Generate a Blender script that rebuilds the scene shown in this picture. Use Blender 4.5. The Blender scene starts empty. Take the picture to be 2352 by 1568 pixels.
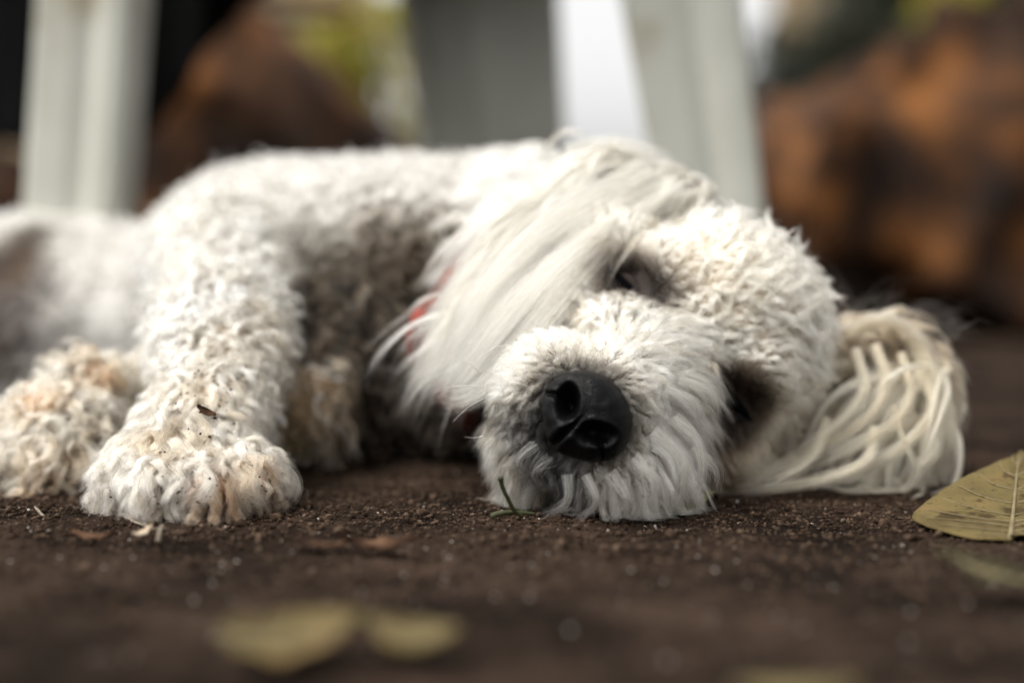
import bpy, bmesh, math, random
import numpy as np
from mathutils import Vector, Matrix
from mathutils.bvhtree import BVHTree
from mathutils.kdtree import KDTree
from mathutils.noise import noise as mnoise
rng = np.random.default_rng(7); random.seed(7)
S = bpy.context.scene; COL = S.collection
R = math.radians

# ------------------------------------------------------------------ camera
CAMH, PITCH, FPX = 0.096, math.atan(144/3267), 3267.0
cam = bpy.data.cameras.new('camera'); camo = bpy.data.objects.new('camera', cam); COL.objects.link(camo)
camo.location = (0, 0, CAMH); camo.rotation_euler = (R(90)-PITCH, 0, 0)
cam.lens = 50; cam.sensor_width = 36; cam.clip_start = .01; cam.clip_end = 500
cam.dof.use_dof = True; cam.dof.focus_distance = .571; cam.dof.aperture_fstop = 2.4
cam.dof.aperture_blades = 0
S.camera = camo
# ------------------------------------------------------------------ world, sun, exposure
SUN_EL, SUN_AZ = R(62), R(-118)      # azimuth measured from +Y towards +X
w = bpy.data.worlds.new('World'); S.world = w; w.use_nodes = True
nt = w.node_tree; bg = nt.nodes['Background']
sky = nt.nodes.new('ShaderNodeTexSky'); sky.sky_type = 'NISHITA'; sky.sun_disc = False
sky.sun_elevation = SUN_EL; sky.sun_rotation = SUN_AZ
sky.air_density = .8; sky.dust_density = 5; sky.ozone_density = .4
hs = nt.nodes.new('ShaderNodeHueSaturation'); hs.inputs['Saturation'].default_value = 0.0
nt.links.new(sky.outputs[0], hs.inputs['Color']); nt.links.new(hs.outputs[0], bg.inputs[0]); bg.inputs[1].default_value = .15
sl = bpy.data.lights.new('sun', 'SUN'); so = bpy.data.objects.new('sun', sl); COL.objects.link(so)
sl.energy = .8; sl.angle = R(16); sl.color = (1, .90, .73)
sd = Vector((math.sin(SUN_AZ)*math.cos(SUN_EL), math.cos(SUN_AZ)*math.cos(SUN_EL), math.sin(SUN_EL)))
so.rotation_euler = sd.to_track_quat('Z', 'Y').to_euler()
S.view_settings.view_transform = 'Standard'; S.view_settings.look = 'None'
S.view_settings.exposure = 1.05; S.view_settings.gamma = 1
S.render.engine = 'CYCLES'
cy = S.cycles
cy.max_bounces = 14; cy.diffuse_bounces = 4; cy.glossy_bounces = 8; cy.transmission_bounces = 12
cy.use_denoising = True; cy.use_adaptive_sampling = True; cy.adaptive_threshold = .015
try: cy.denoising_input_passes = 'RGB_ALBEDO_NORMAL'
except Exception: pass
S.cycles_curves.shape = 'RIBBONS'; S.cycles_curves.subdivisions = 2

# ------------------------------------------------------------------ helpers
cp, sp = math.cos(PITCH), math.sin(PITCH)
def P(u, v, Y):
    """world point seen at photo position (u,v) of a 2352-wide frame at depth Y"""
    a, b = (u-1176)/FPX, (784-v)/FPX
    d = (a, cp+b*sp, b*cp-sp); k = Y/d[1]
    return Vector((d[0]*k, Y, CAMH+d[2]*k))
def G(u, v, z=0.0):
    a, b = (u-1176)/FPX, (784-v)/FPX
    d = (a, cp+b*sp, b*cp-sp); k = (z-CAMH)/d[2]
    return Vector((d[0]*k, d[1]*k, z))
def tag(o, label=None, cat=None, group=None, kind=None):
    if label: o['label'] = label
    if cat: o['category'] = cat
    if group: o['group'] = group
    if kind: o['kind'] = kind
    return o
def empty(name, loc, rot=(0, 0, 0)):
    o = bpy.data.objects.new(name, None); COL.objects.link(o); o.location = loc; o.rotation_euler = rot
    o.empty_display_size = .02; return o
def link(name, me, mat, parent=None, smooth=True):
    o = bpy.data.objects.new(name, me); COL.objects.link(o)
    if mat: me.materials.append(mat)
    if smooth: me.polygons.foreach_set('use_smooth', [True]*len(me.polygons))
    if parent:
        o.parent = parent
        bpy.context.view_layer.update()
        o.matrix_parent_inverse = parent.matrix_world.inverted()
    return o
def pmesh(name, verts, faces, mat, parent=None, smooth=True):
    me = bpy.data.meshes.new(name); me.from_pydata([tuple(v) for v in verts], [], [tuple(f) for f in faces]); me.update()
    return link(name, me, mat, parent, smooth)
def newmat(name):
    m = bpy.data.materials.new(name); m.use_nodes = True
    return m, m.node_tree, m.node_tree.nodes['Principled BSDF']
def nd(nt, t, **kw):
    n = nt.nodes.new(t)
    for k, v in kw.items(): setattr(n, k, v)
    return n
def noise_node(nt, scale, detail=4, rough=.55, coord='Object'):
    tc = nd(nt, 'ShaderNodeTexCoord'); n = nd(nt, 'ShaderNodeTexNoise')
    n.inputs['Scale'].default_value = scale; n.inputs['Detail'].default_value = detail; n.inputs['Roughness'].default_value = rough
    nt.links.new(tc.outputs[coord], n.inputs['Vector']); return n
def ramp(nt, src, stops):
    r = nd(nt, 'ShaderNodeValToRGB'); e = r.color_ramp.elements
    while len(e) < len(stops): e.new(.5)
    for el, (p, c) in zip(e, stops): el.position = p; el.color = (*c, 1)
    nt.links.new(src, r.inputs[0]); return r
def noisemat(name, stops, scale, rough=.8, bump=0, bscale=None, spec=.3, detail=5, bdist=.001):
    m, t, b = newmat(name)
    n = noise_node(t, scale, detail); r = ramp(t, n.outputs['Fac'], stops)
    t.links.new(r.outputs[0], b.inputs['Base Color']); b.inputs['Roughness'].default_value = rough
    b.inputs['Specular IOR Level'].default_value = spec
    if bump:
        n2 = noise_node(t, bscale or scale*3, 6, .7); bp = nd(t, 'ShaderNodeBump')
        bp.inputs['Strength'].default_value = bump; bp.inputs['Distance'].default_value = bdist
        t.links.new(n2.outputs['Fac'], bp.inputs['Height']); t.links.new(bp.outputs[0], b.inputs['Normal'])
    return m
def vnoise(x, y, seed=0):
    xi = np.floor(x).astype(np.int64); yi = np.floor(y).astype(np.int64); fx = x-xi; fy = y-yi
    fx = fx*fx*(3-2*fx); fy = fy*fy*(3-2*fy)
    def h(a, b):
        n = (a*374761393 + b*668265263 + seed*974711) & 0x7fffffff
        n = ((n ^ (n >> 13))*1274126177) & 0x7fffffff
        return ((n ^ (n >> 16)) & 0xffff)/65535.
    return (h(xi, yi)*(1-fx)+h(xi+1, yi)*fx)*(1-fy)+(h(xi, yi+1)*(1-fx)+h(xi+1, yi+1)*fx)*fy
def sstep(a, b, x):
    t = np.clip((x-a)/(b-a), 0, 1); return t*t*(3-2*t)

def tube(pts, r, n=8, closed=False, r2=None):
    pts = [Vector(p) for p in pts]; vs = []; fs = []; K = len(pts)
    for i, p in enumerate(pts):
        d = (pts[min(i+1, K-1)]-pts[max(i-1, 0)]).normalized(); x = d.orthogonal().normalized(); y = d.cross(x)
        rr = r if not callable(r) else r(i/(K-1))
        for j in range(n):
            a = 2*math.pi*j/n; vs.append(p+(x*math.cos(a)+y*math.sin(a))*rr)
    for i in range(K-1):
        for j in range(n): fs.append((i*n+j, i*n+(j+1) % n, (i+1)*n+(j+1) % n, (i+1)*n+j))
    fs.append(tuple(range(n))[::-1]); fs.append(tuple(range((K-1)*n, K*n)))
    return vs, fs
def bez(pts, n=24):
    """smooth path through points"""
    pts = [Vector(p) for p in pts]; o = []; q = [pts[0]*2-pts[1]]+pts+[pts[-1]*2-pts[-2]]
    for i in range(1, len(q)-2):
        for k in range(n):
            t_ = k/n; a, b_, c, d = q[i-1], q[i], q[i+1], q[i+2]
            o.append(.5*((2*b_)+(c-a)*t_+(2*a-5*b_+4*c-d)*t_*t_+(3*b_-a-3*c+d)*t_**3))
    o.append(pts[-1]); return o

# ------------------------------------------------------------------ ground
def axis(fine0, fine1, step, lo, hi, g=1.12):
    a = list(np.arange(fine0, fine1, step)); s = step; x = a[-1]
    while x < hi: s *= g; x += s; a.append(x)
    s = step; x = a[0]; b = []
    while x > lo: s *= g; x -= s; b.append(x)
    return np.array(b[::-1]+a)
gx = axis(-.26, .27, .0011, -60, 60); gy = axis(.27, .80, .0011, -3, 120)
XX, YY = np.meshgrid(gx, gy)
def ground_h(X, Y):
    h = (vnoise(X*9, Y*9, 1)-.5)*.004 + (vnoise(X*38, Y*38, 2)-.5)*.0018
    c = vnoise(X*160, Y*160, 3); h += (c-.5)*.0008+(vnoise(X*70, Y*70, 6)-.5)*.0012
    near = sstep(.50, .56, Y+(vnoise(X*14, Y*14, 9)-.5)*.05)
    f = vnoise(X*420, Y*420, 4); f2 = vnoise(X*800, Y*800, 5)
    h += ((f-.5)*.0009 + (f2-.5)*.0007)*(.45+.9*near)
    flat = sstep(3., 1.2, Y)
    return (h-.0007)*flat
ZZ = ground_h(XX, YY)
ny, nx = XX.shape
gv = np.stack([XX.ravel(), YY.ravel(), ZZ.ravel()], 1)
ii = (np.arange(ny-1)[:, None]*nx+np.arange(nx-1)[None]).ravel()
gf = np.stack([ii, ii+1, ii+nx+1, ii+nx], 1)
gme = bpy.data.meshes.new('ground')
gme.vertices.add(len(gv)); gme.vertices.foreach_set('co', gv.ravel().astype(np.float32))
gme.loops.add(gf.size); gme.loops.foreach_set('vertex_index', gf.ravel().astype(np.int32))
gme.polygons.add(len(gf)); gme.polygons.foreach_set('loop_start', (np.arange(len(gf))*4).astype(np.int32))
gme.update(calc_edges=True); gme.validate()
m, t, b = newmat('soil')
n1 = noise_node(t, 14, 6, .65); n2 = noise_node(t, 900, 5, .75); n3 = noise_node(t, 120, 5, .7)
r1 = ramp(t, n1.outputs['Fac'], [(.38, (.010, .0070, .0054)), (.5, (.030, .0205, .0150)), (.64, (.060, .0410, .0300))])
r2 = ramp(t, n2.outputs['Fac'], [(.32, (.25, .22, .2)), (.55, (.95, .9, .88)), (.72, (1.7, 1.55, 1.45))])
r3 = ramp(t, n3.outputs['Fac'], [(.30, (.35, .33, .32)), (.6, (1.0, 1.0, 1.0)), (.8, (1.35, 1.25, 1.15))])
mx = nd(t, 'ShaderNodeMix', data_type='RGBA', blend_type='MULTIPLY'); mx.inputs[0].default_value = .8
mx2 = nd(t, 'ShaderNodeMix', data_type='RGBA', blend_type='MULTIPLY'); mx2.inputs[0].default_value = .8
t.links.new(r1.outputs[0], mx.inputs[6]); t.links.new(r2.outputs[0], mx.inputs[7])
t.links.new(mx.outputs[2], mx2.inputs[6]); t.links.new(r3.outputs[0], mx2.inputs[7])
t.links.new(mx2.outputs[2], b.inputs['Base Color']); b.inputs['Roughness'].default_value = .95; b.inputs['Specular IOR Level'].default_value = .04
bp = nd(t, 'ShaderNodeBump'); bp.inputs['Strength'].default_value = .8; bp.inputs['Distance'].default_value = .0006
t.links.new(n2.outputs['Fac'], bp.inputs['Height']); t.links.new(bp.outputs[0], b.inputs['Normal'])
SOIL = m
tag(link('ground', gme, SOIL), 'packed dark brown soil under the sleeping dog', 'ground', kind='structure')

def crumbs(name, n, smin, smax, mat, label, cat, yr=(.36, .80), xr=(-.27, .29), power=2.5, ypeak=None):
    ico = bmesh.new(); bmesh.ops.create_icosphere(ico, subdivisions=1, radius=1)
    bv = np.array([v.co[:] for v in ico.verts]); bf = np.array([[v.index for v in f.verts] for f in ico.faces]); ico.free()
    if ypeak: Y = np.clip(rng.normal(ypeak[0], ypeak[1], n), *yr)
    else: Y = rng.uniform(*yr, n)
    X = rng.uniform(*xr, n)
    s = smin+(smax-smin)*rng.random(n)**power
    jit = 1+rng.normal(0, .22, (n, len(bv), 1))
    sc = s[:, None]*rng.uniform(.55, 1.25, (n, 3))*np.array([1, 1, .75])
    V = bv[None]*jit*sc[:, None, :]
    a = rng.uniform(0, 6.28, n); ca, sa = np.cos(a), np.sin(a)
    V = np.stack([V[..., 0]*ca[:, None]-V[..., 1]*sa[:, None], V[..., 0]*sa[:, None]+V[..., 1]*ca[:, None], V[..., 2]], -1)
    V += np.stack([X, Y, ground_h(X, Y)+sc[:, 2]*.45], 1)[:, None]
    F = bf[None]+(np.arange(n)*len(bv))[:, None, None]
    V = V.reshape(-1, 3); F = F.reshape(-1, 3)
    me = bpy.data.meshes.new(name); me.vertices.add(len(V)); me.vertices.foreach_set('co', V.ravel().astype(np.float32))
    me.loops.add(F.size); me.loops.foreach_set('vertex_index', F.ravel().astype(np.int32))
    me.polygons.add(len(F)); me.polygons.foreach_set('loop_start', (np.arange(len(F))*3).astype(np.int32))
    me.update(calc_edges=True)
    return tag(link(name, me, mat, smooth=False), label, cat, kind='stuff')
M_CRUMB = noisemat('soil_crumb', spec=.05, stops= [(.3, (.010, .006, .004)), (.5, (.036, .023, .015)), (.68, (.10, .068, .048))], scale=260, rough=.9, detail=2)
M_SAND = noisemat('pale_sand', [(.3, (.18, .14, .11)), (.7, (.45, .43, .40))], 200, .35, spec=.6, detail=1)
crumbs('soil_crumbs', 60000, .00018, .0013, M_CRUMB, 'loose crumbs of dark soil scattered over the ground', 'soil', ypeak=(.60, .10), power=3.5)
crumbs('soil_clods', 520, .0008, .0034, M_CRUMB, 'small dark clods and bark bits lying on the soil', 'soil', ypeak=(.58, .12), power=2.2)
crumbs('sand_grains', 800, .0002, .0008, M_SAND, 'pale sand grains scattered among the soil crumbs', 'sand', ypeak=(.52, .09), power=2)

# ------------------------------------------------------------------ the dog: one continuous body mesh
PR = []     # primitives: centre, radii, 3x3 axes, region
I3 = np.eye(3)
def ell(c, r, reg, axes=None):
    if isinstance(r, float): r = (r, r, r)
    PR.append((np.array(c[:]), np.array(r), I3 if axes is None else axes, reg))
def cap(a, b, ra, rb, reg, n=None):
    a, b = Vector(a), Vector(b); n = n or max(2, int((b-a).length/(min(ra, rb)*.35)))
    for i in range(n+1):
        k = i/n; ell(a.lerp(b, k), float(ra+(rb-ra)*k), reg)
E = P(1562, 795, .615)
Fv = Vector((-.11, -.985, .13)).normalized()
Uv = Vector((.75, 0, .66)); Uv = (Uv-Fv*Uv.dot(Fv)).normalized(); Lv = Fv.cross(Uv).normalized()
HA = np.array([Lv[:], Uv[:], Fv[:]])          # rows = axes
def H(l, u, f): return E+Lv*l+Uv*u+Fv*f
NOSE = P(1346, 957, .5545)
# skull
ell(H(0, .014, -.055), (.057, .051, .060), 'skull', HA)
ell(H(0, .030, -.040), (.046, .036, .045), 'skull', HA)
for s in (1, -1):
    ell(H(s*.026, .021, -.014), (.019, .015, .018), 'brow', HA)
    ell(H(s*.042, -.022, -.045), (.024, .032, .036), 'cheek', HA)
    ell(H(s*.019, -.052, .030), (.021, .022, .031), 'muzzle', HA)
cap(H(0, -.008, -.016), H(0, -.038, .044), .027, .0195, 'muzzle')
ell(H(.018, -.016, .004), (.020, .018, .018), 'muzzle', HA)
ell(H(.040, -.020, -.020), (.022, .022, .024), 'cheek', HA)
ell(H(.052, .005, -.035), (.022, .026, .026), 'cheek', HA)
ell(H(.004, -.074, .020), (.022, .015, .030), 'chin', HA)
cap(H(0, -.062, -.03), H(0, -.070, .012), .028, .021, 'chin')
# neck and trunk
cap(H(0, 0, -.08), P(1240, 590, .775), .052, .052, 'neck')
cap(P(1240, 590, .775), P(900, 610, .82), .052, .060, 'trunk')
cap(P(900, 610, .82), P(600, 640, .86), .060, .066, 'trunk')
cap(P(600, 640, .86), P(390, 710, .92), .064, .048, 'trunk')
cap(P(390, 710, .92), P(90, 680, 1.0), .048, .054, 'trunk')
cap(P(90, 680, 1.0), P(-330, 700, 1.08), .054, .060, 'trunk')
ell(P(900, 800, .80), (.075, .055, .062), 'chest')
ell(P(1120, 800, .775), (.05, .05, .052), 'chest')
ell(P(640, 860, .86), (.08, .06, .05), 'chest')
ell(P(200, 800, .95), (.10, .05, .050), 'trunk')
ell(P(-150, 800, .98), (.09, .06, .055), 'trunk')
# near foreleg
cap(P(530, 610, .79), P(512, 740, .715), .040, .029, 'leg')
cap(P(512, 740, .715), P(510, 760, .700), .029, .029, 'leg')
cap(P(515, 740, .700), P(485, 920, .640), .029, .023, 'leg')
cap(P(485, 920, .640), P(450, 1030, .612), .023, .024, 'paw')
ell(P(435, 1060, .605), (.030, .030, .019), 'paw')
for i, (u, v, y, r) in enumerate([(305, 1092, .588, .0125), (385, 1118, .571, .0130), (480, 1120, .569, .0130), (570, 1095, .585, .0125)]):
    ell(P(u, v, y), (r, r*1.5, r), 'paw')
# far foreleg
cap(P(430, 880, .76), P(260, 950, .705), .022, .019, 'far_leg')
ell(P(150, 985, .672), (.028, .034, .022), 'far_paw')
ell(P(190, 880, .685), (.017, .02, .014), 'far_paw')
for (u, v, y, r) in [(50, 1040, .655, .013), (120, 1055, .645, .013), (200, 1045, .650, .013)]:
    ell(P(u, v, y), (r, r*1.4, r), 'far_paw')
ell(P(700, 940, .72), (.021, .02, .022), 'elbow')
cap(P(760, 760, .80), P(700, 940, .72), .03, .02, 'elbow')
# upper ear (the dog's left): from the side of the skull back over the neck
cap(H(.050, .040, -.06), P(1420, 440, .69), .024, .019, 'ear_up')
cap(P(1420, 440, .69), P(1270, 520, .675), .019, .017, 'ear_up')
cap(P(1270, 520, .675), P(1170, 690, .655), .018, .013, 'ear_up')
# lower ear (the dog's right): flopped on the ground
cap(P(1950, 800, .695), P(2050, 785, .68), .013, .0135, 'ear_low')
cap(P(2050, 785, .68), P(2115, 870, .668), .0135, .0135, 'ear_low')
cap(P(2115, 870, .668), P(2115, 1000, .66), .0135, .012, 'ear_low')

bm = bmesh.new()
for c, r, ax, reg in PR:
    mt = Matrix.Translation(Vector(c)) @ Matrix(((ax.T)).tolist()).to_4x4() @ Matrix.Diagonal((*r, 1))
    bmesh.ops.create_icosphere(bm, subdivisions=3, radius=1, matrix=mt)
tm = bpy.data.meshes.new('tmp'); bm.to_mesh(tm); bm.free()
to = bpy.data.objects.new('tmp', tm); COL.objects.link(to)
md = to.modifiers.new('r', 'REMESH'); md.mode = 'VOXEL'; md.voxel_size = .0026; md.use_smooth_shade = True
md2 = to.modifiers.new('s', 'SMOOTH'); md2.iterations = 9; md2.factor = .5
dg = bpy.context.evaluated_depsgraph_get()
dme = bpy.data.meshes.new_from_object(to.evaluated_get(dg)); dme.name = 'body'
bpy.data.objects.remove(to); 
nv = len(dme.vertices); co = np.zeros(nv*3, np.float32); dme.vertices.foreach_get('co', co); co = co.reshape(-1, 3)
lo = co[:, 2] < .003; co[lo, 2] = .0015+.0015*np.exp(np.clip((co[lo, 2]-.003)/.004, -8, 0))
dme.vertices.foreach_set('co', co.ravel()); dme.update()
regs = sorted(set(p[3] for p in PR)); best = np.full(nv, 9e9); lab = np.zeros(nv, int)
for c, r, ax, reg in PR:
    q = np.linalg.norm(((co-c) @ ax.T)/r, axis=1)
    dd = (q-1)*np.min(r); k = dd < best; best[k] = dd[k]; lab[k] = regs.index(reg)
RID = {n: i for i, n in enumerate(regs)}
M_SKIN = noisemat('dog_skin', [(.3, (.12, .10, .085)), (.7, (.20, .165, .14))], 60, .8)
dog = tag(empty('dog', P(1100, 900, .72)), 'curly white dog asleep on dark soil with its head on its side', 'dog')
body = link('body', dme, M_SKIN, dog)

# ------------------------------------------------------------------ fur
dme.calc_loop_triangles(); nt_ = len(dme.loop_triangles)
tri = np.zeros(nt_*3, np.int32); dme.loop_triangles.foreach_get('vertices', tri); tri = tri.reshape(-1, 3)
vn = np.zeros(nv*3, np.float32); dme.vertices.foreach_get('normal', vn); vn = vn.reshape(-1, 3)
A, B, C = co[tri[:, 0]], co[tri[:, 1]], co[tri[:, 2]]
fn = np.cross(B-A, C-A); area = np.linalg.norm(fn, axis=1)/2; cent = (A+B+C)/3
tlab = lab[tri[:, 0]]
EYEHIT = []
bvh = BVHTree.FromPolygons([tuple(c) for c in co], [tuple(x) for x in tri])
for k_, (u_, v_) in enumerate([(1447, 665), (1690, 935)]):
    a_ = P(u_, v_, 1.0); o_ = Vector((0, 0, CAMH)); hit, nrm_, _, _ = bvh.ray_cast(o_, (a_-o_).normalized())
    print('EYE', k_, hit, nrm_); EYEHIT.append((hit, nrm_))
def norm(a): return a/np.maximum(np.linalg.norm(a, axis=-1, keepdims=True), 1e-9)
fnn = norm(fn)
camp = np.array([0, 0, CAMH])
facing = np.sum(fnn*norm(camp-cent), 1)
def sample(regions, dens, density_fn=None):
    """roots per mm2 on the triangles of the regions"""
    m = np.isin(tlab, [RID[r] for r in regions]) & (cent[:, 2] > .0032)
    wgt = area*m*np.where(facing < -.35, .3, 1.)
    if density_fn is not None: wgt = wgt*density_fn(cent)
    n = int(wgt.sum()*1e6*dens)
    k = rng.choice(len(wgt), n, p=wgt/wgt.sum())
    a, b_ = rng.random(n), rng.random(n); f = a+b_ > 1; a[f] = 1-a[f]; b_[f] = 1-b_[f]
    p = A[k]+(B[k]-A[k])*a[:, None]+(C[k]-A[k])*b_[:, None]
    nn = norm(vn[tri[k, 0]]*(1-a-b_)[:, None]+vn[tri[k, 1]]*a[:, None]+vn[tri[k, 2]]*b_[:, None])
    return p, nn, tlab[k]
def v3(*a): return np.array(a, float)
nose = np.array(NOSE[:]); Lw, Uw, Fw = (np.array(x[:]) for x in (Lv, Uv, Fv)); Ew = np.array(E[:])
def hl(p): q = p-Ew; return q@Lw, q@Uw, q@Fw
EYES = [np.array(h_[0][:]) for h_ in EYEHIT]

def grow(p, n, flow, length, lift, grav, curl_r, turns, K, margin=.0008, wave=None, seedphase=None, stick=0.):
    """guide hairs that lie over the body; arrays per guide"""
    N = len(p); pts = np.zeros((N, K, 3)); pts[:, 0] = p
    d = norm(n*lift[:, None]+norm(flow-n*np.sum(flow*n, 1, keepdims=True))*(1-lift)[:, None])
    step = length/(K-1)
    for i in range(1, K):
        q = pts[:, i-1]+d*step[:, None]
        for j in range(N):
            loc, nor, idx, dist = bvh.find_nearest(q[j])
            if loc is None: continue
            nrm = np.array(nor[:]); s = float((q[j]-np.array(loc[:]))@nrm)
            if s < margin and dist < .03: q[j] = np.array(loc[:])+nrm*margin
            elif stick and dist < .02: q[j] -= nrm*(s-margin)*stick
        q[:, 2] = np.maximum(q[:, 2], .0018)
        nd_ = norm(q-pts[:, i-1]); pts[:, i] = q
        fl = norm(flow)*.35
        d = norm(nd_+fl*.35+v3(0, 0, -1)*(grav*i/K)[:, None])
    # curl
    s = np.linspace(0, 1, K)
    T = norm(np.gradient(pts, axis=1)); ref = n[:, None]+0*T; e1 = norm(np.cross(T, ref)+1e-6); e2 = np.cross(T, e1)
    ph = (rng.random(N)*6.28 if seedphase is None else seedphase)[:, None]
    sgn = np.where(rng.random(N) < .5, -1., 1.)[:, None]
    an = ph+sgn*turns[:, None]*6.283*s[None]
    env = np.minimum(1, s*3.0)[None]
    off = (curl_r[:, None]*env)[..., None]*((np.cos(an))[..., None]*e1+(np.sin(an))[..., None]*e2*.8)
    pts = pts+off
    pts[..., 2] = np.maximum(pts[..., 2], .001)
    return pts
def children(gp, groot, p, gcol_fn, clump, frizz, lenvar, fly=.03, clump_pow=1.0):
    kd = KDTree(len(groot))
    for i, q in enumerate(groot): kd.insert(q, i)
    kd.balance()
    gi = np.array([kd.find(q)[1] for q in p])
    K = gp.shape[1]; s = np.linspace(0, 1, K)
    L = 1-lenvar*rng.random(len(p))
    ss = L[:, None]*s[None]*(K-1); i0 = np.minimum(ss.astype(int), K-2); fr = (ss-i0)[..., None]
    g = gp[gi]; ar = np.arange(len(p))[:, None]
    pos = g[ar, i0]*(1-fr)+g[ar, i0+1]*fr
    cl = np.full(len(p), clump)*rng.uniform(.75, 1.08, len(p)); f = rng.random(len(p)) < fly; cl[f] *= .35
    w_ = 1-np.clip(cl[:, None], 0, .985)*(s[None]**clump_pow*(2-s[None]**clump_pow))
    off = (p-gp[gi, 0])
    pos = pos+off[:, None]*w_[..., None]
    amp = frizz*rng.uniform(.3, 1.4, len(p)); amp[f] *= 2.6
    rd = norm(rng.normal(size=(len(p), 3))); rd2 = norm(rng.normal(size=(len(p), 3)))
    ph = rng.random(len(p))*6.28; fq = rng.uniform(.6, 1.6, len(p))
    pos = pos+(amp[:, None]*s[None])[..., None]*(rd[:, None]*np.cos(ph[:, None]+fq[:, None]*6.28*s)[..., None]+rd2[:, None]*.7)
    pos[..., 2] = np.maximum(pos[..., 2], .0008)
    return pos, gi
def hair_obj(name, sets, mat, parent):
    """sets: list of (pos[N,K,3], col[N,3], radius[N])"""
    sizes = []; P_, C_, R_ = [], [], []
    for pos, col, rad in sets:
        ok = np.ones(len(pos), bool)
        for k_, (h_, n_) in enumerate(EYEHIT):
            e = np.array(h_[:])+np.array(n_[:])*.005
            ok &= np.linalg.norm(pos-e, axis=2).min(1) > (.0090 if k_ == 0 else .0075)
        pos, col, rad = pos[ok], col[ok], rad[ok]
        N, K, _ = pos.shape; sizes += [K]*N; P_.append(pos.reshape(-1, 3)); C_.append(col)
        s = np.linspace(0, 1, K); prof = np.clip(1.02-s**2.2*.85, .05, 1)
        R_.append((rad[:, None]*prof[None]).ravel())
    hc = bpy.data.hair_curves.new(name); hc.add_curves(sizes)
    hc.attributes['position'].data.foreach_set('vector', np.concatenate(P_).ravel().astype(np.float32))
    ra = hc.attributes.get('radius') or hc.attributes.new('radius', 'FLOAT', 'POINT')
    ra.data.foreach_set('value', np.concatenate(R_).astype(np.float32))
    ca = hc.attributes.new('tint', 'FLOAT_COLOR', 'CURVE'); c4 = np.ones((len(sizes), 4), np.float32); c4[:, :3] = np.clip(np.concatenate(C_), 0, 1)
    ca.data.foreach_set('color', c4.ravel())
    hc.materials.append(mat)
    o = bpy.data.objects.new(name, hc); COL.objects.link(o); o.parent = parent
    bpy.context.view_layer.update(); o.matrix_parent_inverse = parent.matrix_world.inverted()
    print('FUR', name, len(sizes)); return o
m = bpy.data.materials.new('fur'); m.use_nodes = True; t = m.node_tree; t.nodes.clear()
out = nd(t, 'ShaderNodeOutputMaterial'); hb = nd(t, 'ShaderNodeBsdfHairPrincipled'); hb.model = 'CHIANG'
hb.parametrization = 'COLOR'; at = nd(t, 'ShaderNodeAttribute', attribute_name='tint')
t.links.new(at.outputs['Color'], hb.inputs['Color']); t.links.new(hb.outputs[0], out.inputs[0])
hb.inputs['Roughness'].default_value = .42; hb.inputs['Radial Roughness'].default_value = .6
hb.inputs['Random Roughness'].default_value = .2; hb.inputs['IOR'].default_value = 1.34
M_FUR = m

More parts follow.
